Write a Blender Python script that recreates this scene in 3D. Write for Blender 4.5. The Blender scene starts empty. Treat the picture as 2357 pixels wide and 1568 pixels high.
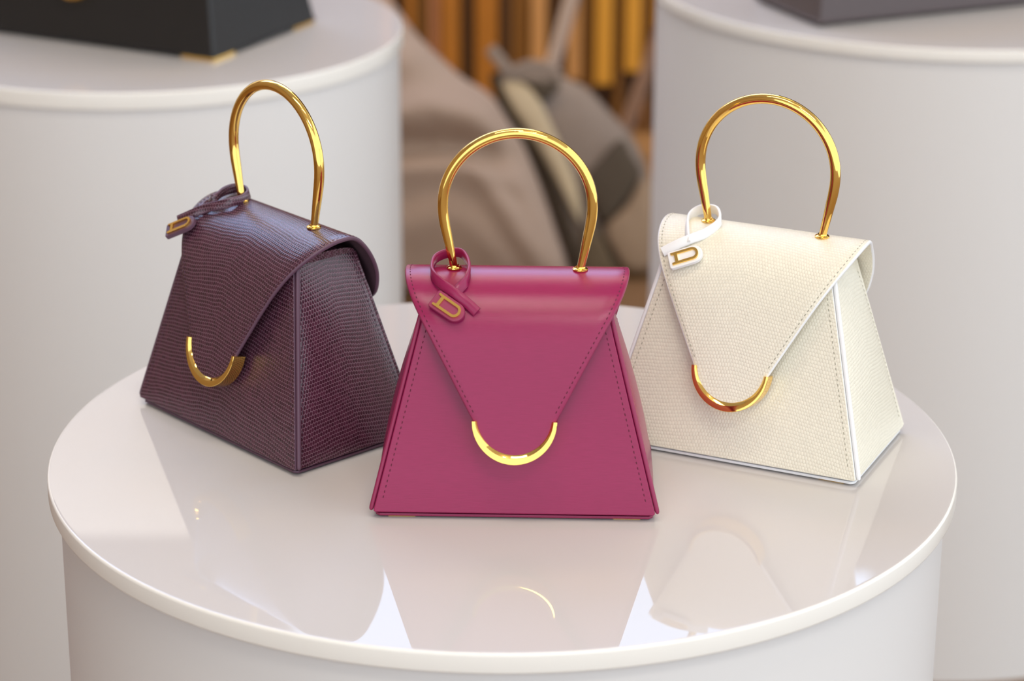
import bpy, math, random
from mathutils import Vector, Matrix

random.seed(4)
SC = bpy.context.scene
COL = SC.collection
Z0 = 0.75                                   # height of the front display pedestal

# ------------------------------------------------------------------ camera
cd = bpy.data.cameras.new('camera')
cam = bpy.data.objects.new('camera', cd)
COL.objects.link(cam)
cam.location = (0.0, 0.0, Z0 + 0.7413)
PITCH, ROLL = 0.35362, -0.0037
cam.rotation_euler = (Matrix.Rotation(math.pi / 2 - PITCH, 3, 'X') @ Matrix.Rotation(-ROLL, 3, 'Z')).to_euler()
cd.sensor_width = 36.0
cd.lens = 5904.9 / 2357 * 36.0
cd.clip_start, cd.clip_end = 0.05, 60
cd.dof.use_dof = True
cd.dof.focus_distance = 1.83
cd.dof.aperture_fstop = 5.2
SC.camera = cam

# ------------------------------------------------------------------ world, lamps, exposure
W = bpy.data.worlds.new('daylight')
SC.world = W
W.use_nodes = True
bg = W.node_tree.nodes['Background']
bg.inputs[0].default_value = (0.84, 0.91, 1.0, 1)
bg.inputs[1].default_value = 1.66


def area(name, loc, target, sx, sy, power, color):
    l = bpy.data.lights.new(name, 'AREA')
    l.shape, l.size, l.size_y, l.energy, l.color = 'RECTANGLE', sx, sy, power, color
    o = bpy.data.objects.new(name, l)
    COL.objects.link(o)
    o.location = loc
    o.rotation_euler = (Vector(target) - Vector(loc)).to_track_quat('-Z', 'Y').to_euler()
    return o


def spot(name, loc, power, color, r=0.03):
    l = bpy.data.lights.new(name, 'POINT')
    l.energy, l.color, l.shadow_soft_size = power, color, r
    o = bpy.data.objects.new(name, l)
    COL.objects.link(o)
    o.location = loc
    return o


area('ceiling_lamp', (-0.6, 1.2, 4.3), (-0.6, 1.2, 0), 1.6, 0.5, 22, (1.0, 0.92, 0.82))
area('ceiling_lamp', (0.8, -1.0, 4.3), (0.8, -1.0, 0), 1.8, 0.5, 40, (1.0, 0.93, 0.84))
area('ceiling_lamp', (0.0, 4.25, 4.35), (0.0, 3.4, 0), 3.0, 0.5, 30, (1.0, 0.62, 0.32))
# daylight falling through the clerestory glazing above the rear wall, and an unseen warm spot added to brighten the slats
area('clerestory_daylight', (-1.4, 5.28, 3.78), (-1.4, 1.0, 3.4), 4.4, 1.5, 78, (0.24, 0.46, 1.0))
area('clerestory_daylight', (0.17, 5.40, 2.78), (0.17, 1.8, 2.2), 1.34, 0.46, 3.6, (0.24, 0.52, 1.0))
sl = bpy.data.lights.new('added_wall_spot', 'SPOT')
sl.energy, sl.color, sl.spot_size, sl.spot_blend, sl.shadow_soft_size = 380, (1.0, 0.82, 0.50), math.radians(26), 0.6, 0.06
so = bpy.data.objects.new('added_wall_spot', sl)
COL.objects.link(so)
so.location = (0.05, 3.9, 3.6)
so.rotation_euler = (Vector((0.08, 5.3, 0.25)) - Vector(so.location)).to_track_quat('-Z', 'Y').to_euler()
so2 = bpy.data.objects.new('added_wall_spot', sl.copy())  # second added spot, brightens the white panel mirrored in the pedestal top
so2.data.energy, so2.data.color, so2.data.spot_size = 420, (1.0, 0.93, 0.84), math.radians(60)
COL.objects.link(so2)
so2.location = (-1.6, 3.4, 4.3)
so2.rotation_euler = (Vector((-1.5, 5.3, 1.7)) - Vector(so2.location)).to_track_quat('-Z', 'Y').to_euler()
for sx, sy in ((-0.25, 0.5), (-0.05, 0.5), (0.75, 0.9), (0.9, 0.9)):
    spot('downlight', (sx, sy, 4.2), 9, (1.0, 0.86, 0.66))

vs = SC.view_settings
vs.view_transform = 'Standard'
vs.look = 'None'
vs.gamma = 1.0
vs.use_curve_mapping = False
vs.exposure = 0.16
try:
    SC.cycles.max_bounces = 8
    SC.cycles.use_denoising = True
    SC.cycles.caustics_reflective = True
    SC.cycles.blur_glossy = 0.2
except Exception:
    pass


# ------------------------------------------------------------------ helpers
def lin(r, g, b):
    f = lambda c: (c / 255) / 12.92 if c / 255 <= 0.04045 else ((c / 255 + 0.055) / 1.055) ** 2.4
    return (f(r), f(g), f(b), 1.0)


def new_mat(name):
    m = bpy.data.materials.new(name)
    m.use_nodes = True
    nt = m.node_tree
    return m, nt, nt.nodes['Principled BSDF']


def plain(name, col, rough=0.5, metal=0.0, spec=0.5, noise=0.0, nscale=40.0, bump=0.0, sheen=0.0, coat=0.0):
    m, nt, b = new_mat(name)
    b.inputs['Base Color'].default_value = col
    b.inputs['Roughness'].default_value = rough
    b.inputs['Metallic'].default_value = metal
    b.inputs['Specular IOR Level'].default_value = spec
    b.inputs['Sheen Weight'].default_value = sheen
    b.inputs['Coat Weight'].default_value = coat
    if noise or bump:
        tc = nt.nodes.new('ShaderNodeTexCoord')
        n = nt.nodes.new('ShaderNodeTexNoise')
        n.inputs['Scale'].default_value = nscale
        n.inputs['Detail'].default_value = 4
        nt.links.new(tc.outputs['Object'], n.inputs['Vector'])
        if noise:
            mx = nt.nodes.new('ShaderNodeMixRGB')
            mx.blend_type = 'MULTIPLY'
            mx.inputs[0].default_value = 1.0
            mx.inputs[1].default_value = col
            cr = nt.nodes.new('ShaderNodeValToRGB')
            cr.color_ramp.elements[0].color = (1 - noise, 1 - noise, 1 - noise, 1)
            cr.color_ramp.elements[1].color = (1 + noise * .3, 1 + noise * .3, 1 + noise * .3, 1)
            nt.links.new(n.outputs['Fac'], cr.inputs[0])
            nt.links.new(cr.outputs[0], mx.inputs[2])
            nt.links.new(mx.outputs[0], b.inputs['Base Color'])
        if bump:
            bp = nt.nodes.new('ShaderNodeBump')
            bp.inputs['Strength'].default_value = 1.0
            bp.inputs['Distance'].default_value = bump
            nt.links.new(n.outputs['Fac'], bp.inputs['Height'])
            nt.links.new(bp.outputs[0], b.inputs['Normal'])
    return m


def math_node(nt, op, a, b=None, c=None):
    n = nt.nodes.new('ShaderNodeMath')
    n.operation = op
    for i, v in enumerate((a, b, c)):
        if v is None:
            continue
        if isinstance(v, (int, float)):
            n.inputs[i].default_value = v
        else:
            nt.links.new(v, n.inputs[i])
    return n.outputs[0]


def scales(name, dark, light, su, sv, rough, bump, cell_var=0.25, edge=(0.45, 0.8), spec=0.5, sheen_tint=None):
    """lizard skin: staggered rows of small oval scales laid out in metres of UV"""
    m, nt, b = new_mat(name)
    uv = nt.nodes.new('ShaderNodeUVMap')
    sep = nt.nodes.new('ShaderNodeSeparateXYZ')
    nt.links.new(uv.outputs[0], sep.inputs[0])
    wob = nt.nodes.new('ShaderNodeTexNoise')
    wob.inputs['Scale'].default_value = 28
    wob.inputs['Detail'].default_value = 2
    nt.links.new(uv.outputs[0], wob.inputs['Vector'])
    sc = nt.nodes.new('ShaderNodeSeparateColor')
    nt.links.new(wob.outputs['Color'], sc.inputs[0])
    u = math_node(nt, 'ADD', math_node(nt, 'DIVIDE', sep.outputs[0], su), math_node(nt, 'MULTIPLY', sc.outputs[0], 1.8))
    absx = math_node(nt, 'ABSOLUTE', sep.outputs[0])
    v = math_node(nt, 'ADD', math_node(nt, 'DIVIDE', sep.outputs[1], sv), math_node(nt, 'MULTIPLY', sc.outputs[1], 1.9))
    v = math_node(nt, 'ADD', v, math_node(nt, 'MULTIPLY', absx, 45.0))
    row = math_node(nt, 'FLOOR', v)
    par = math_node(nt, 'MODULO', math_node(nt, 'ABSOLUTE', row), 2.0)
    us = math_node(nt, 'ADD', u, math_node(nt, 'MULTIPLY', par, 0.5))
    col = math_node(nt, 'FLOOR', us)
    fu = math_node(nt, 'SUBTRACT', math_node(nt, 'FRACT', us), 0.5)
    fv = math_node(nt, 'SUBTRACT', math_node(nt, 'FRACT', v), 0.5)
    pu = math_node(nt, 'POWER', math_node(nt, 'MULTIPLY', math_node(nt, 'ABSOLUTE', fu), 2.0), 2.4)
    pv = math_node(nt, 'POWER', math_node(nt, 'MULTIPLY', math_node(nt, 'ABSOLUTE', fv), 2.0), 2.4)
    d = math_node(nt, 'ADD', pu, pv)
    ramp = nt.nodes.new('ShaderNodeValToRGB')
    ramp.color_ramp.elements[0].position = edge[0]
    ramp.color_ramp.elements[1].position = edge[1]
    ramp.color_ramp.elements[0].color = (0, 0, 0, 1)
    ramp.color_ramp.elements[1].color = (1, 1, 1, 1)
    nt.links.new(d, ramp.inputs[0])
    comb = nt.nodes.new('ShaderNodeCombineXYZ')
    nt.links.new(col, comb.inputs[0])
    nt.links.new(row, comb.inputs[1])
    wn = nt.nodes.new('ShaderNodeTexWhiteNoise')
    wn.noise_dimensions = '2D'
    nt.links.new(comb.outputs[0], wn.inputs['Vector'])
    cv = nt.nodes.new('ShaderNodeMixRGB')
    k = 1 - cell_var
    cv.inputs[1].default_value = (dark[0] * k, dark[1] * k, dark[2] * k, 1)
    k = 1 + cell_var
    cv.inputs[2].default_value = (dark[0] * k, dark[1] * k, dark[2] * k, 1)
    nt.links.new(wn.outputs['Value'], cv.inputs[0])
    mx = nt.nodes.new('ShaderNodeMixRGB')
    mx.inputs[2].default_value = light
    nt.links.new(ramp.outputs[0], mx.inputs[0])
    nt.links.new(cv.outputs[0], mx.inputs[1])
    nt.links.new(mx.outputs[0], b.inputs['Base Color'])
    b.inputs['Roughness'].default_value = rough
    b.inputs['Specular IOR Level'].default_value = spec
    hgt = math_node(nt, 'SUBTRACT', 1.0, math_node(nt, 'MINIMUM', d, 1.2))
    bp = nt.nodes.new('ShaderNodeBump')
    bp.inputs['Strength'].default_value = 1.0
    bp.inputs['Distance'].default_value = bump
    nt.links.new(hgt, bp.inputs['Height'])
    nt.links.new(bp.outputs[0], b.inputs['Normal'])
    return m


def grain_leather(name, col, rough=0.36, bump=0.00005, u=90.0, v=2400.0, var=0.07):
    """smooth calf leather with a fine horizontal grain in metres of UV"""
    m, nt, b = new_mat(name)
    uv = nt.nodes.new('ShaderNodeUVMap')
    mp = nt.nodes.new('ShaderNodeMapping')
    mp.inputs['Scale'].default_value = (u, v, 1)
    nt.links.new(uv.outputs[0], mp.inputs[0])
    n = nt.nodes.new('ShaderNodeTexNoise')
    n.inputs['Scale'].default_value = 1.0
    n.inputs['Detail'].default_value = 3
    nt.links.new(mp.outputs[0], n.inputs['Vector'])
    cr = nt.nodes.new('ShaderNodeValToRGB')
    a, c = 1 - var, 1 + var
    cr.color_ramp.elements[0].color = (col[0] * a, col[1] * a, col[2] * a, 1)
    cr.color_ramp.elements[1].color = (col[0] * c, col[1] * c, col[2] * c, 1)
    cr.color_ramp.elements[0].position = 0.3
    cr.color_ramp.elements[1].position = 0.7
    nt.links.new(n.outputs['Fac'], cr.inputs[0])
    nt.links.new(cr.outputs[0], b.inputs['Base Color'])
    b.inputs['Roughness'].default_value = rough
    b.inputs['Specular IOR Level'].default_value = 0.38
    bp = nt.nodes.new('ShaderNodeBump')
    bp.inputs['Distance'].default_value = bump
    nt.links.new(n.outputs['Fac'], bp.inputs['Height'])
    nt.links.new(bp.outputs[0], b.inputs['Normal'])
    return m


def mesh_obj(name, verts, faces, mats, parent=None, uvs=None, mi=None, smooth=True, sharp=None):
    me = bpy.data.meshes.new(name)
    me.from_pydata([tuple(v) for v in verts], [], faces)
    for m in (mats if isinstance(mats, (list, tuple)) else [mats]):
        me.materials.append(m)
    if uvs:
        lay = me.uv_layers.new(name='UVMap')
        for poly in me.polygons:
            for li in poly.loop_indices:
                lay.data[li].uv = uvs[me.loops[li].vertex_index]
    if mi:
        for poly, k in zip(me.polygons, mi):
            poly.material_index = k
    if smooth:
        for poly in me.polygons:
            poly.use_smooth = True
    me.update()
    if smooth and sharp is not None:
        me.set_sharp_from_angle(angle=math.radians(sharp))
    o = bpy.data.objects.new(name, me)
    COL.objects.link(o)
    if parent is not None:
        o.parent = parent
    return o


def fix_normals(o):
    import bmesh
    bm = bmesh.new()
    bm.from_mesh(o.data)
    bmesh.ops.recalc_face_normals(bm, faces=bm.faces)
    bm.to_mesh(o.data)
    bm.free()
    return o


def bevel(o, w, seg=2, ang=30):
    md = o.modifiers.new('edge', 'BEVEL')
    md.width, md.segments, md.limit_method, md.angle_limit = w, seg, 'ANGLE', math.radians(ang)
    md.harden_normals = False
    return o


def thing(name, label, cat, loc=(0, 0, 0), rz=0.0, group=None):
    o = bpy.data.objects.new(name, None)
    o.empty_display_size = 0.05
    COL.objects.link(o)
    o.location = loc
    o.rotation_euler = (0, 0, rz)
    return tag(o, label, cat, group)


def tag(o, label, cat, group=None):
    o['label'] = label
    o['category'] = cat
    if group:
        o['group'] = group
    return o


def structure(o):
    o['kind'] = 'structure'
    return o


def boxm(x0, x1, y0, y1, z0, z1):
    v = [(x, y, z) for z in (z0, z1) for y in (y0, y1) for x in (x0, x1)]
    f = [(0, 2, 3, 1), (4, 5, 7, 6), (0, 1, 5, 4), (2, 6, 7, 3), (0, 4, 6, 2), (1, 3, 7, 5)]
    return v, f


def box(name, x0, x1, y0, y1, z0, z1, mat, parent=None, bev=0.0):
    v, f = boxm(x0, x1, y0, y1, z0, z1)
    o = mesh_obj(name, v, f, mat, parent, smooth=False)
    if bev:
        bevel(o, bev)
    return o


def crom(pts, m=8, closed=False):
    """Catmull-Rom through points of any dimension"""
    P = [list(p) for p in pts]
    n = len(P)
    out = []
    get = (lambda i: P[i % n]) if closed else (
        lambda i: [2 * a - b for a, b in zip(P[0], P[1])] if i < 0 else ([2 * a - b for a, b in zip(P[-1], P[-2])] if i >= n else P[i]))
    for i in range(n if closed else n - 1):
        a, b, c, d = get(i - 1), get(i), get(i + 1), get(i + 2)
        for k in range(m):
            t = k / m
            out.append([.5 * (2 * q + (r - p) * t + (2 * p - 5 * q + 4 * r - s) * t * t + (3 * q - p - 3 * r + s) * t ** 3)
                        for p, q, r, s in zip(a, b, c, d)])
    if not closed:
        out.append(P[-1])
    return out


def tube_geo(path, radii, sides=16, cap=True):
    P = [Vector(p) for p in path]
    n = len(P)
    T = [(P[min(i + 1, n - 1)] - P[max(i - 1, 0)]).normalized() for i in range(n)]
    ref = Vector((0, 1, 0)) if abs(T[0].y) < 0.9 else Vector((1, 0, 0))
    N = (ref - T[0] * ref.dot(T[0])).normalized()
    V, F = [], []
    for i in range(n):
        N = (N - T[i] * N.dot(T[i])).normalized()
        B = T[i].cross(N)
        r = radii[i] if isinstance(radii, (list, tuple)) else radii
        for k in range(sides):
            a = 2 * math.pi * k / sides
            V.append(P[i] + N * (r * math.cos(a)) + B * (r * math.sin(a)))
    for i in range(n - 1):
        for k in range(sides):
            k2 = (k + 1) % sides
            F.append((i * sides + k, i * sides + k2, (i + 1) * sides + k2, (i + 1) * sides + k))
    if cap:
        F.append(tuple(range(sides - 1, -1, -1)))
        F.append(tuple((n - 1) * sides + k for k in range(sides)))
    return V, F


def tube(name, path, radii, mat, parent=None, sides=16):
    V, F = tube_geo(path, radii, sides)
    return mesh_obj(name, V, F, mat, parent, sharp=50)


def lathe(name, prof, mat, parent=None, seg=96, sharp=35, origin=(0, 0, 0), mats_at=None):
    """prof: list of (r, z); closed at both ends on the axis when r == 0"""
    V, F = [], []
    idx = []
    for r, z in prof:
        if r == 0:
            idx.append([len(V)])
            V.append((origin[0], origin[1], origin[2] + z))
        else:
            idx.append(list(range(len(V), len(V) + seg)))
            for k in range(seg):
                a = 2 * math.pi * k / seg
                V.append((origin[0] + r * math.cos(a), origin[1] + r * math.sin(a), origin[2] + z))
    for A, B in zip(idx[:-1], idx[1:]):
        for k in range(seg):
            k2 = (k + 1) % seg
            if len(A) == 1 and len(B) > 1:
                F.append((A[0], B[k2], B[k]))
            elif len(B) == 1 and len(A) > 1:
                F.append((A[k], A[k2], B[0]))
            elif len(A) > 1:
                F.append((A[k], A[k2], B[k2], B[k]))
    return fix_normals(mesh_obj(name, V, F, mat, parent, sharp=sharp))


# ------------------------------------------------------------------ materials
M = {}
M['rim_white'] = plain('cream_edge_band', lin(240, 237, 228), rough=0.25, spec=0.5)
M['gloss_white'] = plain('gloss_white_top', lin(204, 200, 196), rough=0.015, spec=0.42)
M['satin_white'] = plain('satin_white_side', lin(223, 221, 217), rough=0.42, spec=0.35)
M['gold'] = plain('polished_gold', (0.96, 0.63, 0.165, 1), rough=0.055, metal=1.0)
M['magenta'] = grain_leather('magenta_calf', (0.285, 0.0135, 0.076, 1), rough=0.25)
M['magenta_edge'] = plain('magenta_edge_paint', (0.265, 0.0135, 0.070, 1), rough=0.4)
M['magenta_thread'] = plain('magenta_thread', (0.13, 0.008, 0.034, 1), rough=0.7)
M['purple'] = scales('plum_lizard', (0.054, 0.015, 0.028, 1), (0.185, 0.097, 0.130, 1), 0.0023, 0.0028, 0.20, 0.00010, cell_var=0.3, edge=(0.75, 1.1), spec=0.65)
M['purple_edge'] = plain('plum_edge_paint', (0.105, 0.048, 0.078, 1), rough=0.42)
M['purple_thread'] = plain('plum_thread', (0.060, 0.020, 0.045, 1), rough=0.7)
M['ivory'] = scales('ivory_lizard', (0.80, 0.755, 0.61, 1), (0.77, 0.72, 0.58, 1), 0.0023, 0.0026, 0.36, 0.00016, cell_var=0.035, edge=(0.6, 1.1))
M['ivory_edge'] = plain('white_edge_paint', (0.84, 0.84, 0.83, 1), rough=0.42)
M['ivory_thread'] = plain('ivory_thread', (0.40, 0.37, 0.28, 1), rough=0.7)
M['black'] = plain('black_calf', (0.012, 0.0115, 0.011, 1), rough=0.36, bump=0.00015, nscale=900)
M['black_edge'] = plain('black_edge_paint', (0.010, 0.011, 0.013, 1), rough=0.4)
M['taupe_leather'] = plain('taupe_lizard', (0.085, 0.060, 0.058, 1), rough=0.34, noise=0.25, nscale=260, bump=0.0002)
M['dark_edge'] = plain('dark_edge_paint', (0.018, 0.018, 0.017, 1), rough=0.45)
M['lining'] = plain('suede_lining', (0.05, 0.02, 0.03, 1), rough=0.9)

# ------------------------------------------------------------------ the room
M['plaster'] = plain('warm_plaster', lin(158, 134, 114), rough=0.8, noise=0.05, nscale=3)
M['wood_dark'] = plain('dark_stained_wood', lin(72, 42, 9), rough=0.55, noise=0.3, nscale=6)
M['floor'] = plain('oak_floor', lin(132, 98, 64), rough=0.45, noise=0.25, nscale=5)
M['ceil'] = plain('painted_ceiling', lin(205, 196, 188), rough=0.7, noise=0.1, nscale=4)

fl = structure(box('floor', -4, 4, -3.0, 5.5, -0.1, 0.0, M['floor']))
wb = structure(box('wall_back', -0.52, 4, 5.35, 5.5, 0.0, 2.55, M['wood_dark']))
wb2 = structure(box('wall_back_left', -4, -0.52, 5.30, 5.5, 0.0, 2.44, plain('white_wall_panel', lin(226, 224, 220), rough=0.6)))
wl = structure(box('wall_left', -4.1, -4.0, -3.0, 5.5, 0.0, 4.6, M['plaster']))
ce = structure(box('ceiling', -4.1, 4.1, -3.0, 4.6, 4.6, 4.7, M['ceil']))
hd = structure(box('trim_1', -4, -0.52, 5.30, 5.5, 2.44, 2.95, M['wood_dark']))
hd2 = structure(box('trim_2', 0.85, 4, 5.35, 5.5, 2.55, 4.6, M['wood_dark']))

# timber slats in front of the dark back wall
slat_cols = {'o': lin(142, 88, 16), 'd': lin(70, 42, 10), 'g': lin(140, 92, 60), 't': lin(168, 122, 72), 'a': lin(182, 130, 40), 'm': lin(104, 66, 12), 'r': lin(120, 78, 34)}
slat_m = {k: plain('slat_wood_' + k, c, rough=0.5, noise=0.18, nscale=7) for k, c in slat_cols.items()}
for x0, x1, k, zb in ((-.37, -.345, 'm', .0), (-.335, -.30, 'o', .0), (-.269, -.246, 'o', .0), (-.240, -.216, 'm', .0), (-.212, -.182, 'g', .0), (-.180, -.134, 'o', .0),
                      (-.124, -.101, 'd', .0), (-.094, -.038, 'o', .0), (-.031, -.006, 'd', .0), (-.003, .038, 'm', .0), (.044, .084, 't', .0),
                      (.092, .110, 'd', .0), (.137, .170, 't', .122), (.176, .200, 'm', .0), (.207, .250, 'a', .112), (.256, .276, 'm', .0), (.281, .322, 'a', .1405), (.326, .342, 'r', .0),
                      (.352, .385, 'a', .16), (.395, .42, 'm', .0)):
    dep = .045 if k in 'oat' else .03
    s = box('slat', x0 * .842, x1 * .842, 5.35 - dep, 5.35, zb, 2.5, slat_m[k], wb, bev=.004)


# ------------------------------------------------------------------ pedestals
def pedestal(label, x, y, r, top, th, over, rim=0.0022):
    t = thing('display_pedestal', label, 'pedestal', (x, y, 0), 0, 'round display pedestals')
    lathe('pedestal_body', [(0, 0.0), (r - over, 0.0), (r - over, top - th), (0, top - th)], M['satin_white'], t, seg=128)
    a = top - th
    prof = [(0, a), (r - rim, a)]
    for k in range(1, 6):
        g = -math.pi / 2 + math.pi / 2 * k / 5
        prof.append((r - rim + rim * math.cos(g), a + rim + rim * math.sin(g)))
    for k in range(0, 6):
        g = math.pi / 2 * k / 5
        prof.append((r - rim + rim * math.cos(g), top - rim + rim * math.sin(g)))
    prof += [(r - rim - .0008, top), (r - rim - .002, top), (0, top)]
    o = lathe('pedestal_top', prof, [M['gloss_white'], M['rim_white']], t, seg=160, sharp=40)
    for poly in o.data.polygons:                # cream edge band round the glossy disc
        if abs(poly.normal.z) < 0.93:
            poly.material_index = 1
    return t


pedestal('round white pedestal with glossy top in front, carrying the three small handbags', -0.0067, 1.7769, 0.3368, Z0, 0.0149, 0.008)
pedestal('round white pedestal under the black handbag, behind the plum handbag', -0.4365, 2.975, 0.3056, Z0 + 0.0366, 0.02, 0.004)
pedestal('round white pedestal under the dark taupe handbag, behind the ivory handbag', 0.5434, 3.1887, 0.3686, Z0 + 0.0501, 0.0149, 0.006)

# ------------------------------------------------------------------ the small trapeze handbags
BW, BD, BH, BWT, BDT, ZB = 0.2, 0.1204, 0.2336, 0.084, 0.02, 0.0052     # base, and the apex the walls lean towards
ZT = 0.146                                                                # top of the body under the flap


def half_w(z): return BW / 2 + (BWT - BW) / 2 * (z - ZB) / (BH - ZB)
def half_d(z): return BD / 2 + (BDT - BD) / 2 * (z - ZB) / (BH - ZB)


# flap profile: (y, z, half width) of the mid surface from the clasp over the top to the back lobe
FK = [(-0.0576, 0.0741, 0.0289), (-0.0526, 0.0933, 0.0393), (-0.0474, 0.1115, 0.0492), (-0.0415, 0.1282, 0.0586), (-0.0335, 0.1423, 0.0671),
      (-0.0225, 0.1528, 0.0736), (-0.0094, 0.1595, 0.0774), (0.0042, 0.1625, 0.0789), (0.0168, 0.1611, 0.0782), (0.0271, 0.1529, 0.0768),
      (0.0358, 0.1407, 0.0757), (0.0419, 0.1265, 0.0733), (0.0440, 0.1109, 0.0679), (0.0445, 0.100, 0.055)]
FT = 0.0016                                                               # half thickness of the flap
CL_R = 0.0288                                                             # clasp radius
CL_Z = 0.0741                                                             # height of the clasp tips
SL = 0.262                                                                # lean of the flap front, dy/dz


def flap_profile():
    up = crom(FK, 8)
    tip = []
    n = 10
    for i in range(n):
        a = math.pi / 2 * i / n
        u = -(CL_R - 0.001) * math.cos(a)          # below the tips
        z = CL_Z + u * 0.985
        w = (CL_R - 0.001) * math.sin(a)
        tip.append([-0.0576 + (z - CL_Z) * -SL * -1, z, max(w, 0.0005)])
    return tip + up


FP = flap_profile()


def flap_normals():
    out = []
    n = len(FP)
    for i in range(n):
        a, b = FP[max(i - 1, 0)], FP[min(i + 1, n - 1)]
        t = Vector((b[0] - a[0], b[1] - a[1])).normalized()
        out.append(Vector((-t.y, t.x)))
    return out


FN = flap_normals()


def on_flap(i, x, h):
    """point at profile sample i, sideways x, h above the outer face"""
    return Vector((x, FP[i][0] + FN[i].x * (FT + h), FP[i][1] + FN[i].y * (FT + h)))


def make_flap(bag, face, edge, lining):
    V, F, U, MI = [], [], [], []
    arc = 0.0
    rings = []
    NX = 14
    for i, (y, z, w) in enumerate(FP):
        if i:
            arc += math.hypot(y - FP[i - 1][0], z - FP[i - 1][1])
        n = FN[i]
        e = min(0.0011, w * 0.4)
        ring = []
        for k in range(NX + 1):
            ring.append((-w + e + (2 * w - 2 * e) * k / NX, FT))
        ring += [(w - e * .3, FT - .0004), (w, FT - .0011), (w, -FT + .0011), (w - e * .3, -FT + .0004)]
        for k in range(NX + 1):
            ring.append((w - e - (2 * w - 2 * e) * k / NX, -FT))
        ring += [(-w + e * .3, -FT + .0004), (-w, -FT + .0011), (-w, FT - .0011), (-w + e * .3, FT - .0004)]
        ids = []
        for x, h in ring:
            ids.append(len(V))
            V.append((x, y + n.x * h, z + n.y * h))
            U.append((x, arc))
        rings.append(ids)
    L = len(rings[0])
    for a, b in zip(rings[:-1], rings[1:]):
        for k in range(L):
            k2 = (k + 1) % L
            F.append((a[k], a[k2], b[k2], b[k]))
            MI.append(0 if k < NX else (1 if k < NX + 5 else (2 if k < 2 * NX + 5 else 1)))
    F.append(tuple(reversed(rings[0])))
    MI.append(1)
    F.append(tuple(rings[-1]))
    MI.append(1)
    return mesh_obj('flap', V, F, [face, edge, lining], bag, uvs=U, mi=MI, sharp=55)


def dash(V, F, p, q, nrm, r):
    """one stitch: a little rounded bar from p to q, standing out along nrm"""
    t = (q - p).normalized()
    s = t.cross(nrm).normalized() * r
    up = nrm * (r * 0.7)
    m1, m2 = p.lerp(q, .2), p.lerp(q, .8)
    b = len(V)
    V += [p, m1 + s, m2 + s, q, m2 - s, m1 - s, m1 + up, m2 + up]
    for f in ((0, 1, 6), (1, 2, 7, 6), (2, 3, 7), (3, 4, 7), (4, 5, 6, 7), (5, 0, 6), (0, 5, 4, 3, 2, 1)):
        F.append(tuple(b + k for k in f))


def stitch_line(pts, nrms, pitch=0.0039, frac=0.55, r=0.00038):
    V, F = [], []
    acc = 0.0
    segs = []
    tot = 0
    for a, b in zip(pts[:-1], pts[1:]):
        segs.append((tot, (b - a).length))
        tot += (b - a).length

    def at(s):
        for (s0, l), a, b, n in zip(segs, pts[:-1], pts[1:], nrms):
            if s <= s0 + l or (s0, l) == segs[-1]:
                return a.lerp(b, min(1, max(0, (s - s0) / max(l, 1e-9)))), n
    s = pitch
    while s + pitch * frac < tot:
        p, n = at(s)
        q, _ = at(s + pitch * frac)
        dash(V, F, p, q, n, r)
        s += pitch
    return V, F


def join_geo(list_vf):
    V, F = [], []
    for v, f in list_vf:
        b = len(V)
        V += v
        F += [tuple(b + k for k in ff) for ff in f]
    return V, F


def make_clasp(parent):
    """half-ring of polished gold around the tip of the flap; crescent face, crisp bevels"""
    V, F = [], []
    rings = []
    N = 48
    lean = Vector((0, SL, 1)).normalized()                       # plane of the clasp: x and this
    out = Vector((0, -lean.z, lean.y))                           # outwards, to the front
    o = Vector((0, -0.0576, CL_Z))
    front, back = FT + 0.0019, FT - 0.0098
    for i in range(N + 1):
        a = math.pi + math.pi * i / N
        wid = 0.0042 + 0.0032 * math.sin(math.pi * i / N)
        ro = CL_R + 0.0008
        ri = ro - wid
        b = 0.0009
        c = wid * .42
        sec = [(ri, back), (ri, front - .0030), (ri + .15 * c, front - .0022), (ri + .55 * c, front - .0010), (ri + c, front), ((ri + c + ro) / 2, front + .00015),
               (ro - .3 * b, front), (ro, front - .3 * b), (ro, back + .0006), (ro - .0006, back)]
        ids = []
        for r, h in sec:
            ids.append(len(V))
            V.append(o + Vector((r * math.cos(a), 0, 0)) + lean * (r * math.sin(a) * 1.02) + out * h)
        rings.append(ids)
    L = len(rings[0])
    for a, b in zip(rings[:-1], rings[1:]):
        for k in range(L):
            k2 = (k + 1) % L
            F.append((a[k], a[k2], b[k2], b[k]))
    F.append(tuple(rings[0]))
    F.append(tuple(reversed(rings[-1])))
    ob = fix_normals(mesh_obj('clasp', V, F, M['gold'], parent, sharp=28))
    ob['label'] = 'half-ring gold clasp at the tip of the flap'
    return ob


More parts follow.
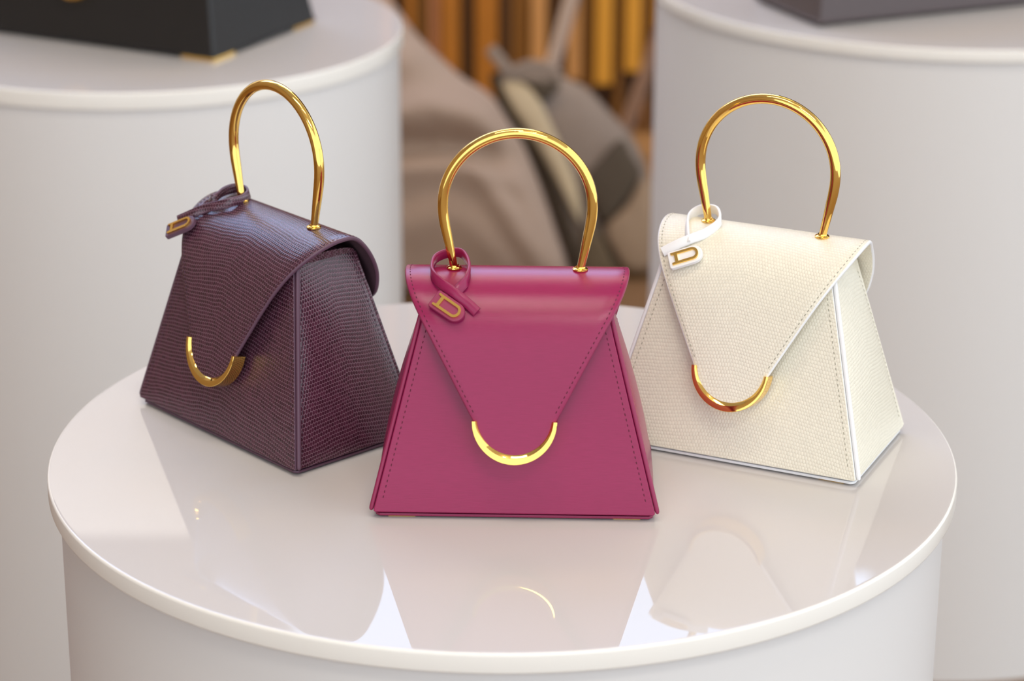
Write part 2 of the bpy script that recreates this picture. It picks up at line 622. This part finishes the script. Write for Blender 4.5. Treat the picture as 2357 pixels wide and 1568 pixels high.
def make_handle(bag):
    yh, ztop, wh, zh, s, zf = 0.0052, 0.2629, 0.1042, 0.2108, 0.0885, 0.1615
    half = [(s / 2 - .0005, zf), (0.0448, 0.1668), (0.0459, 0.1722), (0.0471, 0.1780), (0.0483, 0.1840), (0.0495, 0.1900), (0.0507, 0.1960), (0.0516, 0.2020), (0.0520, 0.2065)]
    arch = [(wh / 2 * math.cos(t), zh + (ztop - zh) * math.sin(t)) for t in [math.pi * k / 24 for k in range(0, 25)]]
    pts = half + arch + [(-x, z) for x, z in reversed(half)]
    pts = crom(pts, 4)
    path = [(x, yh, z) for x, z in pts]
    rad = []
    for x, z in pts:
        k = min(1.0, max(0.0, (z - 0.163) / 0.038))
        rad.append(0.0028 + 0.0010 * (k * k * (3 - 2 * k)))
    h = tube('handle', path, rad, M['gold'], bag, sides=24)
    h['label'] = 'arched polished gold handle'
    for sx in (-1, 1):
        c = (sx * s / 2, yh, 0.1638)
        lathe('collar', [(0, 0), (0.0048, 0.0), (0.0054, 0.0006), (0.0054, 0.0013), (0.0047, 0.0019), (0.0036, 0.0021), (0.0033, 0.0030), (0, 0.0030)], M['gold'], h, seg=32, origin=c)
    return h


def slab(name, outline, P, nrm, th, mats, parent, uvf, n_side_mat=1):
    """plate from a planar outline (list of 3D points), thickness th towards -nrm; bevelled rim"""
    n = len(outline)
    V = [Vector(p) for p in outline]
    U = [uvf(p) for p in V]
    B = [p - nrm * th for p in V]
    F = [tuple(range(n)), tuple(range(2 * n - 1, n - 1, -1))]
    MI = [0, 1]
    for k in range(n):
        k2 = (k + 1) % n
        F.append((k, n + k, n + k2, k2))
        MI.append(n_side_mat)
    o = mesh_obj(name, V + B, F, mats, parent, uvs=U + U, mi=MI, smooth=False)
    fix_normals(o)
    bevel(o, 0.0007, 2)
    return o


def make_bag(name, label, x, y, th, face, edge, thread, lining):
    bag = thing(name, label, 'handbag', (x, y, Z0), th, 'small trapeze handbags')
    # front and back panels: trapezoid plates with rounded lower corners
    for sgn, nm in ((-1, 'front_panel'), (1, 'back_panel')):
        out = []
        rc = 0.0016
        ex = -.0010 if sgn < 0 else -.0008
        wb_, wt_ = half_w(ZB) + ex, half_w(ZT) + ex
        loop = [(-wb_ + rc, ZB), (wb_ - rc, ZB), (wb_ - rc * .35, ZB + rc * .3), (half_w(ZB + rc) + ex, ZB + rc), (wt_, ZT), (-wt_, ZT),
                (-half_w(ZB + rc) - ex, ZB + rc), (-wb_ + rc * .35, ZB + rc * .3)]
        nrm = Vector((0, sgn, (BD - BDT) / 2 / (BH - ZB))).normalized()
        out = [Vector((px, sgn * half_d(pz), pz)) for px, pz in loop]
        pn = slab(nm, out, None, nrm, 0.0028, [face, edge if sgn < 0 else face], bag, lambda p: (p.x, p.z))
        lines = []
        for sx in (-1, 1):
            pts = [Vector((sx * (half_w(z) - .0056), sgn * half_d(z), z)) + nrm * .00005 for z in [ZB + .006 + (ZT - ZB - .01) * k / 12 for k in range(13)]]
            lines.append(stitch_line(pts, [nrm] * 12))
        V, F = join_geo(lines)
        st = mesh_obj('panel_stitching', V, F, thread, pn, smooth=False)
        st['kind'] = 'stuff'
    # gussets, slightly bulged, set in behind the front and back plates
    for sx in (-1, 1):
        V, U, F = [], [], []
        NU, NV = 14, 18
        for j in range(NV + 1):
            z = ZB + (ZT - ZB) * j / NV
            for i in range(NU + 1):
                t = -1 + 2 * i / NU
                yy = t * (half_d(z) - 0.0024)
                bul = 0.0052 * math.sin(math.pi * min(1, j / NV * 1.0 + 0.02)) ** .8 * (1 - t * t) ** .6 if 0 < j < NV else 0
                low = 0.0
                xx = sx * (half_w(z) - 0.0012 + bul + low)
                V.append((xx, yy, z))
                U.append((yy, z))
        for j in range(NV):
            for i in range(NU):
                a = j * (NU + 1) + i
                F.append((a, a + 1, a + NU + 2, a + NU + 1) if sx > 0 else (a, a + NU + 1, a + NU + 2, a + 1))
        sp = mesh_obj('side_panel', V, F, face, bag, uvs=U)
        lines = []
        nx = Vector((sx, 0, .25)).normalized()
        for sy in (-1, 1):
            pts = []
            for k in range(13):
                z = ZB + .006 + (ZT - ZB - .014) * k / 12
                tt = 1 - .0042 / (half_d(z) - .0024)
                bul = 0.0052 * math.sin(math.pi * min(1, (z - ZB) / (ZT - ZB) + .02)) ** .8 * (1 - tt * tt) ** .6
                pts.append(Vector((sx * (half_w(z) - .0012 + bul + .0001), sy * tt * (half_d(z) - .0024), z)))
            lines.append(stitch_line(pts, [nx] * 12))
        V, F = join_geo(lines)
        st = mesh_obj('gusset_stitching', V, F, thread, sp, smooth=False)
        st['kind'] = 'stuff'
        # painted edge beads where gusset meets front and back plates
        for sy in (-1,):
            zz = [ZB + .0004, ZB + .0008, ZB + .0016, ZB + .003] + [ZB + .003 + (ZT - ZB - .004) * k / 8 for k in range(1, 9)]
            pts = [(sx * (half_w(z) + .0007), sy * (half_d(z) - .0026), z) for z in zz]
            tube('edge_piping', pts, [.0006, .0011, .0015, .0017] + [.0017] * 8, edge, bag, sides=12)
    # closed top under the flap, rounded front to back
    V, F, U = [], [], []
    NX, NY = 10, 12
    for i in range(NX + 1):
        xx = (-1 + 2 * i / NX) * (half_w(ZT) - .0005)
        for k in range(NY + 1):
            a = math.pi * k / NY
            V.append((xx, -math.cos(a) * (half_d(ZT) - .002), ZT + .0055 * math.sin(a) ** .7 if 0 < k < NY else ZT))
            U.append((xx + V[-1][1] * .7, k * .004))
    for i in range(NX):
        for k in range(NY):
            a = i * (NY + 1) + k
            F.append((a, a + NY + 1, a + NY + 2, a + 1))
    F.append(tuple(range(NY + 1)))
    F.append(tuple(NX * (NY + 1) + k for k in range(NY, -1, -1)))
    fix_normals(mesh_obj('top_panel', V, F, face, bag, uvs=U, sharp=60))
    # base plate and four gold feet
    w, d = BW / 2 - .0025, BD / 2 - .0022
    out = [Vector((-w + .003, -d, .0036)), Vector((w - .003, -d, .0036)), Vector((w, -d + .003, .0036)), Vector((w, d - .003, .0036)), Vector((w - .003, d, .0036)),
           Vector((-w + .003, d, .0036)), Vector((-w, d - .003, .0036)), Vector((-w, -d + .003, .0036))]
    slab('base_plate', out, None, Vector((0, 0, 1)), 0.0022, [edge, edge], bag, lambda p: (p.x, p.y))
    box('base_core', -w + .004, w - .004, -d + .004, d - .004, .0034, ZB + .003, edge, bag)
    for sx in (-1, 1):
        for sy in (-1, 1):
            V = []
            cx, cy = sx * (w - .009), sy * (d - .003)
            L, t = .019, .006
            pts = [(cx, cy), (cx - sx * L, cy), (cx - sx * L, cy - sy * t), (cx - sx * t, cy - sy * t), (cx - sx * t, cy - sy * L), (cx, cy - sy * L)]
            V = [(a, b, 0.0) for a, b in pts] + [(a, b, .0015) for a, b in pts]
            F = [(0, 1, 2, 3), (0, 3, 4, 5), (6, 9, 8, 7), (6, 11, 10, 9)] + [(k, 6 + k, 6 + (k + 1) % 6, (k + 1) % 6) for k in range(6)]
            ft = fix_normals(mesh_obj('foot', V, F, M['gold'], bag, smooth=False))
    flap = make_flap(bag, face, edge, lining)
    # stitching along both flap edges, from the clasp over the top
    lines = []
    i0 = 11
    for sx in (-1, 1):
        pts = [on_flap(i, sx * (FP[i][2] - .0036), .00005) for i in range(i0, len(FP) - 12)]
        nr = [Vector((0, FN[i].x, FN[i].y)) for i in range(i0, len(FP) - 12)]
        lines.append(stitch_line(pts, nr))
    V, F = join_geo(lines)
    st = mesh_obj('flap_stitching', V, F, thread, flap, smooth=False)
    st['kind'] = 'stuff'
    make_clasp(flap)
    make_handle(bag)
    return bag


XC = ('c', 0.0034, 1.7034, -0.0258)
XP = ('p', -0.1799, 1.8314, -0.8316)
XW = ('w', 0.1839, 1.7982, -0.4346)
make_bag('handbag', 'magenta leather handbag with gold handle, foremost on the front pedestal', *XC[1:], M['magenta'], M['magenta_edge'], M['magenta_thread'], M['magenta_edge'])
make_bag('handbag', 'plum lizard-skin handbag with gold handle, turned sideways on the front pedestal', *XP[1:], M['purple'], M['purple_edge'], M['purple_thread'], M['lining'])
make_bag('handbag', 'ivory scaly handbag with gold handle and white edges on the front pedestal', *XW[1:], M['ivory'], M['ivory_edge'], M['ivory_thread'], M['ivory'])


# ------------------------------------------------------------------ strap charms with the letter D
def band(name, pts, widths, wdirs, th, mats, parent):
    """flat leather strap: width along wdirs, thickness th across"""
    n = len(pts)
    P = [Vector(p) for p in pts]
    V, F, U, MI = [], [], [], []
    arc = 0
    for i in range(n):
        if i:
            arc += (P[i] - P[i - 1]).length
        t = (P[min(i + 1, n - 1)] - P[max(i - 1, 0)]).normalized()
        w = Vector(wdirs[i])
        w = (w - t * w.dot(t)).normalized()
        s = t.cross(w)
        hw, ht = widths[i] / 2, th / 2
        b = th * .28
        for a, c in ((hw - b, ht), (hw, ht - b), (hw, -ht + b), (hw - b, -ht), (-hw + b, -ht), (-hw, -ht + b), (-hw, ht - b), (-hw + b, ht)):
            V.append(P[i] + w * a + s * c)
            U.append((arc, a))
    for i in range(n - 1):
        for k in range(8):
            k2 = (k + 1) % 8
            F.append((i * 8 + k, i * 8 + k2, i * 8 + 8 + k2, i * 8 + 8 + k))
            MI.append(0 if k in (3, 7) else 1)
    F.append(tuple(range(7, -1, -1)))
    F.append(tuple((n - 1) * 8 + k for k in range(8)))
    MI += [1, 1]
    return fix_normals(mesh_obj(name, V, F, mats, parent, uvs=U, mi=MI, sharp=50))


def letter_d(L, H):
    """outline polygons of a slab-serif capital D: outer loop and counter, stem at x = 0, bowl towards +x"""
    e = H * .19                                   # stroke
    r = H * .5
    outer = [(-L * .13, -H / 2), (-L * .13, -H / 2 + e * .62)] + [(0.0, -H / 2 + e * .95), (0.0, H / 2 - e * .95)] + [(-L * .13, H / 2 - e * .62), (-L * .13, H / 2)]
    outer = list(reversed(outer))                 # now starts top left, goes down the stem side
    bowl = []
    for k in range(15):
        a = -math.pi / 2 + math.pi * k / 14
        bowl.append((L - r * .95 + r * .95 * math.cos(a), r * math.sin(a)))
    x0, x1, h = e * 1.25, L - r * .95, H / 2 - e
    inner = [(x0, h), (x0, -h)]
    for k in range(11):
        a = -math.pi / 2 + math.pi * k / 10
        inner.append((x1 + (r * .95 - e) * math.cos(a), h * math.sin(a)))
    return outer, bowl, inner


def extrude_ring(outer, inner, O, X, Y, N, h, mat, parent, name):
    """prism between an outer loop and an inner loop (same winding)"""
    from mathutils.geometry import tessellate_polygon
    lo = [Vector((a, b, 0)) for a, b in outer]
    li = [Vector((a, b, 0)) for a, b in inner]
    tris = tessellate_polygon([lo, list(reversed(li))])
    flat = lo + list(reversed(li))
    n, no = len(flat), len(lo)
    V = [O + X * p.x + Y * p.y for p in flat] + [O + X * p.x + Y * p.y + N * h for p in flat]
    F = [tuple(reversed(t)) for t in tris] + [tuple(n + k for k in t) for t in tris]
    for a, b in ((0, no), (no, n)):
        for k in range(a, b):
            k2 = a + (k + 1 - a) % (b - a)
            F.append((k, k2, n + k2, n + k))
    o = fix_normals(mesh_obj(name, V, F, mat, parent, smooth=False))
    bevel(o, h * .2, 2, 50)
    return o


def charm(label, place, strap, tag_c, tag_x, tag_n, face, edge, size=(0.0256, 0.0140), tail_n=3, tag_n_pts=2):
    _, bx, by, th = place
    o = Vector(tag_c)
    R = Matrix.Rotation(th, 3, 'Z')
    t = thing('bag_charm', label, 'bag charm', Vector((bx, by, Z0)) + R @ o, th, 'leather strap charms on the handles')
    pts = [Vector(p) - o for p in strap]
    sp = crom([tuple(p) for p in pts], 8)
    n = len(sp)
    wd, ws = [], []
    for i in range(n):
        k = i / (n - 1)
        lp = max(0.0, 1 - abs(k - .55) / .34)
        lp = lp * lp * (3 - 2 * lp)
        wd.append(Vector((0, .45, .9)).lerp(Vector((0, -.30, .95)), lp))
        ws.append(0.0072 + .0006 * lp)
    band('strap', sp, ws, wd, 0.0021, [face, edge], t)
    X = Vector(tag_x).normalized()
    N = Vector(tag_n)
    N = (N - X * N.dot(X)).normalized()
    Y = N.cross(X)
    L, H = size
    # tag plate: square at one end, round at the other
    loop = [(-L * .5, H / 2), (-L * .5, -H / 2)]
    loop = [(-L * .5 + .001, -H / 2)]
    for k in range(13):
        a = -math.pi / 2 + math.pi * k / 12
        loop.append((L * .5 - H / 2 + H / 2 * math.cos(a), H / 2 * math.sin(a)))
    loop += [(-L * .5 + .001, H / 2), (-L * .5, H / 2 - .001), (-L * .5, -H / 2 + .001)]
    m = len(loop)
    hT = .0036
    V = [X * a + Y * b + N * (hT / 2) for a, b in loop] + [X * a + Y * b - N * (hT / 2) for a, b in loop]
    U = [(a, b) for a, b in loop] * 2
    F = [tuple(range(m)), tuple(range(2 * m - 1, m - 1, -1))] + [(k, m + k, m + (k + 1) % m, (k + 1) % m) for k in range(m)]
    tg = fix_normals(mesh_obj('tag', V, F, [edge], t, uvs=U, smooth=False))
    bevel(tg, .0006, 2)
    out, bowl, inn = letter_d(L * .70, H * .70)
    # outer loop, counter-clockwise: bottom serif -> bowl -> top serif -> stem
    s = out
    loop_o = [s[0]] if False else None
    Hh, LL = H * .70, L * .70
    e = Hh * .19
    outer = [(-LL * .14, -Hh / 2)] + bowl + [(-LL * .14, Hh / 2), (-LL * .14, Hh / 2 - e * .7), (0, Hh / 2 - e), (0, -Hh / 2 + e), (-LL * .14, -Hh / 2 + e * .7)]
    inner = [inn[0], inn[1]] + inn[2:]
    extrude_ring(outer, inner, X * (-LL * .44) + N * (hT / 2 - .0001), X, Y, N, .0017, M['gold'], tg, 'letter')['label'] = 'raised gold letter D'
    return t


strap_c = [(-0.0268, -0.0354, 0.1462), (-0.0346, -0.0312, 0.1520), (-0.0432, -0.0272, 0.1575), (-0.0518, -0.0214, 0.1616), (-0.0572, -0.0140, 0.1642), (-0.0596, -0.0040, 0.1662),
           (-0.0575, 0.0100, 0.1698), (-0.0471, 0.0170, 0.1719), (-0.0384, 0.0140, 0.1715), (-0.0335, -0.0020, 0.1675), (-0.0350, -0.0165, 0.1630), (-0.0395, -0.0215, 0.1582),
           (-0.0433, -0.0246, 0.1543), (-0.0490, -0.0280, 0.1525)]
charm('magenta strap charm looped round the left foot of the magenta handbag handle', XC, strap_c, (-0.0466, -0.0352, 0.1488), (0.0205, -0.0100, -0.0108), (-.05, -.74, .62), M['magenta'], M['magenta_edge'])
strap_p = [(-0.0751, -0.0327, 0.1499), (-0.0645, -0.0271, 0.156), (-0.0569, -0.0201, 0.1607), (-0.0476, -0.0146, 0.1641), (-0.0396, -0.0073, 0.1671), (-0.0405, 0.0035, 0.1672),
           (-0.0453, 0.0122, 0.168), (-0.054, 0.0158, 0.169), (-0.0622, 0.012, 0.169), (-0.0608, 0.0002, 0.169), (-0.0563, -0.0113, 0.1669), (-0.0625, -0.0141, 0.1609), (-0.0616, -0.021, 0.1573)]
charm('plum strap charm looped round the handle foot of the plum handbag', XP, strap_p, (-0.0650, -0.0372, 0.1478), (0.0175, 0.0118, 0.0100), (-.02, -.58, .81), M['purple'], M['purple_edge'])
strap_w = [(-0.0652, -0.0334, 0.1484), (-0.0551, -0.0286, 0.1544), (-0.0470, -0.0232, 0.1583), (-0.0392, -0.0167, 0.1614), (-0.0336, -0.0060, 0.1657), (-0.0335, 0.0000, 0.1697),
           (-0.0414, 0.0125, 0.1712), (-0.0530, 0.0150, 0.1697), (-0.0590, 0.0080, 0.1664), (-0.0576, -0.0040, 0.1640), (-0.0520, -0.0185, 0.1598), (-0.0485, -0.0258, 0.1553)]
charm('white strap charm looped round the handle foot of the ivory handbag', XW, strap_w, (-0.0458, -0.0360, 0.1482), (0.0191, 0.0068, 0.0072), (.0, -.72, .68), M['ivory_edge'], M['ivory_edge'])


# ------------------------------------------------------------------ larger handbags on the rear pedestals
def big_bag(name, label, P0, dirx, W_, D_, H_, zt, lean, face, edge, corners, clasp, seam, foot=0.004):
    """P0: near lower corner; local x runs from P0 along the front, local y along the side"""
    ang = math.atan2(dirx[1], dirx[0])
    bag = thing(name, label, 'handbag', (P0[0], P0[1], zt), ang)
    z0 = foot
    lx = lean
    # body shell: base outline leaning inwards to the top, rolled lower edge
    lev = [(0.0, -.004), (0.004, -.001), (0.010, 0.0), (0.030, .0035)] + [(0.03 + (H_ - .03) * k / 6, .0035 + lx * k / 6) for k in range(1, 7)]
    V, F = [], []
    for z, ins in lev:
        a, b = ins, ins * 1.1
        V += [(a, b, z0 + z), (W_ - a, b, z0 + z), (W_ - a, D_ - b, z0 + z), (a, D_ - b, z0 + z)]
    n = len(lev)
    for i in range(n - 1):
        for k in range(4):
            k2 = (k + 1) % 4
            F.append((4 * i + k, 4 * i + k2, 4 * i + 4 + k2, 4 * i + 4 + k))
    F += [(3, 2, 1, 0), (4 * n - 4, 4 * n - 3, 4 * n - 2, 4 * n - 1)]
    b = fix_normals(mesh_obj('body', V, F, face, bag, smooth=False))
    bevel(b, .003, 3, 60)
    bp = box('base_plate', .004, W_ - .004, .004, D_ - .004, 0.0012, z0 + .0012, edge, bag, bev=.0008)
    if corners:
        for sx in (0, 1):
            for sy in (0, 1):
                L, t, h = .044, .003, .0062
                cx, cy = (W_ + .0004 if sx else -.0004), (D_ + .0004 if sy else -.0004)
                kx, ky = (-1 if sx else 1), (-1 if sy else 1)
                pts = [(cx, cy), (cx + kx * L, cy), (cx + kx * L, cy + ky * t), (cx + kx * t, cy + ky * t), (cx + kx * t, cy + ky * L), (cx, cy + ky * L)]
                V = [(a, c, 0.0) for a, c in pts] + [(a, c, h) for a, c in pts]
                F = [(0, 1, 2, 3), (0, 3, 4, 5), (6, 9, 8, 7), (6, 11, 10, 9)] + [(k, 6 + k, 6 + (k + 1) % 6, (k + 1) % 6) for k in range(6)]
                bevel(fix_normals(mesh_obj('corner_guard', V, F, M['gold'], bag, smooth=False)), .0008)
    if clasp:
        cx, cz, r = clasp
        V, F, rings = [], [], []
        for i in range(33):
            a = math.pi + math.pi * i / 32
            ids = []
            for rr, h in ((r - .007, .002), (r - .007, -.008), (r - .005, -.011), (r - .002, -.011), (r, -.008), (r, .002)):
                ids.append(len(V))
                zz = cz + rr * math.sin(a)
                V.append((cx + rr * math.cos(a), h + .0035 + lx * 1.1 * max(0, zz - .03) / (H_ - .03), zz))
            rings.append(ids)
        for A, B in zip(rings[:-1], rings[1:]):
            for k in range(6):
                F.append((A[k], A[(k + 1) % 6], B[(k + 1) % 6], B[k]))
        F += [tuple(rings[0]), tuple(reversed(rings[-1]))]
        fix_normals(mesh_obj('clasp', V, F, M['gold'], bag, sharp=30))['label'] = 'gold half-ring clasp'
        # hanging flap above the clasp
        V, F = [], []
        hh = H_
        prof = [(cz - r + .004, .012), (cz - r * .55, r * .8), (cz, r - .003), (cz + (hh - cz) * .5, r + .05), (hh + .006, W_ * .42)]
        for z, w in prof:
            yy = .0035 + lx * 1.1 * max(0, z - .03) / (H_ - .03)
            V += [(cx - w, yy - .0065, z), (cx + w, yy - .0065, z), (cx + w, yy - .003, z), (cx - w, yy - .003, z)]
        for i in range(len(prof) - 1):
            for k in range(4):
                F.append((4 * i + k, 4 * i + (k + 1) % 4, 4 * i + 4 + (k + 1) % 4, 4 * i + 4 + k))
        m = 4 * len(prof)
        F += [(3, 2, 1, 0), (m - 4, m - 3, m - 2, m - 1)]
        fix_normals(mesh_obj('flap', V, F, face, bag, smooth=False))
    if seam:
        for sxx in seam:
            V, F = tube_geo([(sxx, .0035 + lx * 1.1 * max(0, z - .03) / (H_ - .03), z) for z in (z0 + .012, z0 + .06, H_)], .0012, 8)
            mesh_obj('seam_piping', V, F, face, bag)
    # top handle, above the frame
    hx = W_ / 2
    hp = crom([(hx - .05, D_ / 2, z0 + H_ - .002), (hx - .055, D_ / 2, z0 + H_ + .03), (hx, D_ / 2, z0 + H_ + .085), (hx + .055, D_ / 2, z0 + H_ + .03), (hx + .05, D_ / 2, z0 + H_ - .002)], 8)
    tube('handle', hp, .004, M['gold'], bag, sides=16)
    return bag


# black bag: near corner, front runs to the left; local x must run left -> build with the front facing the viewer
ZL = Z0 + 0.0366
dL = Vector((0.2620, -0.1333, 0)).normalized()          # front direction, towards the near corner
P1 = Vector((-0.3357, 2.8079, 0)) - dL * 0.36
big_bag('handbag', 'black leather handbag with gold corner guards on the left rear pedestal', (P1.x, P1.y), dL, 0.36, 0.216, 0.24, ZL, 0.035,
        M['black'], M['black_edge'], True, (0.168, 0.086, 0.036), None)
ZR = Z0 + 0.0501
dR = Vector((0.2637, 0.1191, 0)).normalized()
big_bag('handbag', 'dark taupe leather handbag with black base on the right rear pedestal', (0.3562, 2.9300), dR, 0.30, 0.15, 0.2, ZR, 0.022,
        M['taupe_leather'], M['dark_edge'], False, None, [0.122])


# ------------------------------------------------------------------ beanbags and poles behind
def fabric(name, col, rough=0.9):
    return plain(name, col, rough=rough, spec=0.15, noise=0.12, nscale=25, bump=0.002)


def pillow(name, outline, k, th, mat, parent=None, tag_=None, crease=None, back=0.3, rings=9, sub=4):
    """cushion whose rim is the outline (on a plane leaning back by dy/dz = k) and whose front swells towards the viewer"""
    nrm = Vector((0, -1, k)).normalized()
    rim = [Vector(p) for p in crom(outline, sub, closed=True)]
    c = sum(rim, Vector()) / len(rim)
    n = len(rim)
    V, F = [], []

    def ring(s, h):
        ids = []
        for p in rim:
            q = c + (p - c) * s
            hh = h
            if crease and h > 0:
                hh += crease(q) * min(1, (1 - s) * 4)
            ids.append(len(V))
            V.append(q + nrm * hh)
        return ids
    R = []
    for i in range(rings):
        s = 1 - i / rings
        R.append(ring(s, th * (1 - s ** 2.6) ** .6))
    fc = len(V)
    V.append(c + nrm * (th + (crease(c) if crease else 0)))
    bks = []
    for i in range(1, 5):
        s = 1 - i / 5
        bks.append(ring(s, -th * back * (1 - s ** 2.6) ** .6))
    bc = len(V)
    V.append(c - nrm * th * back)
    for A, B in zip(R[:-1], R[1:]):
        for q in range(n):
            F.append((A[q], A[(q + 1) % n], B[(q + 1) % n], B[q]))
    for q in range(n):
        F.append((R[-1][q], R[-1][(q + 1) % n], fc))
    prev = R[0]
    for B in bks:
        for q in range(n):
            F.append((prev[q], B[q], B[(q + 1) % n], prev[(q + 1) % n]))
        prev = B
    for q in range(n):
        F.append((prev[q], bc, prev[(q + 1) % n]))
    return fix_normals(mesh_obj(name, V, F, mat, parent))


fab_taupe = fabric('taupe_canvas', lin(172, 151, 134))
fab_grey = fabric('grey_canvas', lin(142, 128, 116))
fab_pale = fabric('pale_canvas', lin(196, 178, 146))
fab_dark = fabric('charcoal_canvas', lin(86, 76, 64))
fab_darker = fabric('dark_strip_tone', lin(66, 56, 44))
fab_light = fabric('sand_canvas', lin(158, 136, 112))
fab_dim = fabric('umber_canvas', lin(104, 90, 70))

taupe = [(-0.227, 4.472, 0.492), (-0.174, 4.444, 0.432), (-0.135, 4.428, 0.396), (-0.089, 4.411, 0.359), (-0.051, 4.402, 0.338), (-0.028, 4.393, 0.318), (-0.009, 4.381, 0.29),
         (0.018, 4.363, 0.251), (0.044, 4.338, 0.195), (0.074, 4.303, 0.118), (0.098, 4.267, 0.045), (0.085, 4.256, 0.012), (0.03, 4.253, 0.006), (-0.136, 4.253, 0.006), (-0.326, 4.255, 0.010),
         (-0.403, 4.278, 0.063), (-0.411, 4.373, 0.274), (-0.366, 4.453, 0.45), (-0.289, 4.481, 0.514)]


def taupe_crease(q):
    dz = q.z - (0.252 - 0.25 * (q.x + .14) ** 2 * 4)
    h = 0.022 * math.exp(-((dz - .035) / .03) ** 2) - 0.030 * math.exp(-((dz + .015) / .022) ** 2) + .010 * math.exp(-((dz + .055) / .015) ** 2)
    fade = 1 / (1 + math.exp((q.x - .0) / .02))
    w = .004 * math.sin(70 * q.z + 40 * q.x + 3 * math.sin(20 * q.x))
    return h * fade + w


tag(pillow('beanbag', taupe, .45, .10, fab_taupe, crease=taupe_crease, rings=22, sub=6), 'large taupe beanbag with a slumped fold beside the left rear pedestal', 'beanbag')

g = thing('beanbag', 'grey patchwork beanbag with a top loop, right of the big taupe one', 'beanbag', (0.15, 4.45, 0.0))
off = Vector((0.15, 4.45, 0.0))


def rel(pts): return [tuple(Vector(p) - off) for p in pts]


body = [(-0.029, 4.542, 0.315), (0.003, 4.551, 0.336), (0.043, 4.554, 0.343), (0.074, 4.55, 0.333), (0.106, 4.543, 0.319), (0.133, 4.538, 0.308), (0.177, 4.52, 0.267), (0.216, 4.502, 0.227),
        (0.239, 4.483, 0.184), (0.254, 4.463, 0.14), (0.281, 4.415, 0.03), (0.253, 4.403, 0.006), (0.127, 4.402, 0.006), (0.096, 4.415, 0.012), (0.046, 4.457, 0.126), (-0.009, 4.509, 0.243)]
pillow('cover', rel(body), .45, .045, fab_grey, g, rings=10)
pale = [(-0.021, 4.488, 0.329), (0.007, 4.491, 0.335), (0.03, 4.485, 0.322), (0.05, 4.474, 0.297), (0.067, 4.459, 0.264), (0.096, 4.433, 0.207), (0.119, 4.407, 0.15), (0.123, 4.382, 0.092),
        (0.088, 4.407, 0.15), (0.049, 4.436, 0.214), (0.018, 4.456, 0.257), (-0.009, 4.474, 0.297)]
pillow('pale_patch', rel(pale), .45, .012, fab_pale, g)['label'] = 'pale beige fabric panel'
tri = [(0.007, 4.49, 0.334), (0.05, 4.489, 0.332), (0.085, 4.488, 0.329), (0.073, 4.48, 0.311), (0.059, 4.474, 0.299), (0.043, 4.478, 0.306), (0.028, 4.485, 0.322)]  # shade of the hole under the loop, given as a charcoal coloured triangle
pillow('shade_triangle', rel(tri), .45, .008, fab_dark, g)['label'] = 'dark triangle standing in for the shaded hole under the loop'
patch = [(0.194, 4.446, 0.237), (0.213, 4.435, 0.212), (0.23, 4.424, 0.186), (0.228, 4.417, 0.171), (0.205, 4.401, 0.135), (0.165, 4.383, 0.097), (0.151, 4.39, 0.11), (0.136, 4.406, 0.146),
         (0.133, 4.419, 0.175), (0.162, 4.433, 0.207)]
pillow('dark_patch', rel(patch), .45, .012, fab_dark, g)['label'] = 'charcoal fabric panel'
light = [(0.235, 4.423, 0.173), (0.252, 4.415, 0.155), (0.263, 4.386, 0.091), (0.262, 4.36, 0.033), (0.212, 4.352, 0.016), (0.177, 4.37, 0.055), (0.166, 4.386, 0.091), (0.205, 4.403, 0.129)]
pillow('sand_patch', rel(light), .45, .012, fab_light, g)['label'] = 'sand coloured fabric panel'
dim = [(0.131, 4.39, 0.09), (0.162, 4.382, 0.072), (0.181, 4.365, 0.032), (0.196, 4.355, 0.012), (0.134, 4.352, 0.008), (0.122, 4.365, 0.032)]
pillow('umber_patch', rel(dim), .45, .008, fab_dim, g)['label'] = 'umber fabric panel'
seam = [(-0.034, 4.504, 0.341), (-0.022, 4.486, 0.302), (0.003, 4.466, 0.258), (0.03, 4.448, 0.219), (0.065, 4.419, 0.154), (0.095, 4.387, 0.083), (0.118, 4.352, 0.012)]  # dark strip between the grey beanbag and the taupe one
tube('dark_strip', crom(rel(seam), 5), .0095, fab_darker, g, sides=10)['label'] = 'dark strip down the left edge'
loop = rel([(-0.042, 4.504, 0.388), (-0.022, 4.495, 0.366), (-0.006, 4.487, 0.349), (0.011, 4.489, 0.353), (0.03, 4.491, 0.359), (0.058, 4.49, 0.356), (0.085, 4.483, 0.34)])
lp = crom(loop, 5)
band('loop_strap', lp, [.022] * len(lp), [Vector((0, .35, 1)) if i > 8 else Vector((1, .3, .8)) for i in range(len(lp))], .006, [fab_grey, fab_grey], g)

M['pole'] = plain('greige_pole', lin(168, 150, 140), rough=0.5)
M['pole2'] = plain('brown_pole', lin(128, 100, 84), rough=0.5)
p0, p1 = Vector((0.0723, 4.85, 0.2543)), Vector((0.1253, 4.85, 0.4487))
d = p1 - p0
tag(tube('pole', [p0 - d * 1.29, p0, p1, p1 + d * 2.0], .0145, M['pole'], sides=16), 'slanted pale pole rising behind the grey patchwork beanbag', 'pole', 'slanted poles behind the beanbags')
p0, p1 = Vector((0.2171, 4.85, 0.1298)), Vector((0.2803, 4.85, 0.3207))
d = p1 - p0
tag(tube('pole', [p0 - d * .66, p0, p1, p1 + d * 1.6], .0145, M['pole2'], sides=16), 'slanted brown pole beside the right rear pedestal', 'pole', 'slanted poles behind the beanbags')
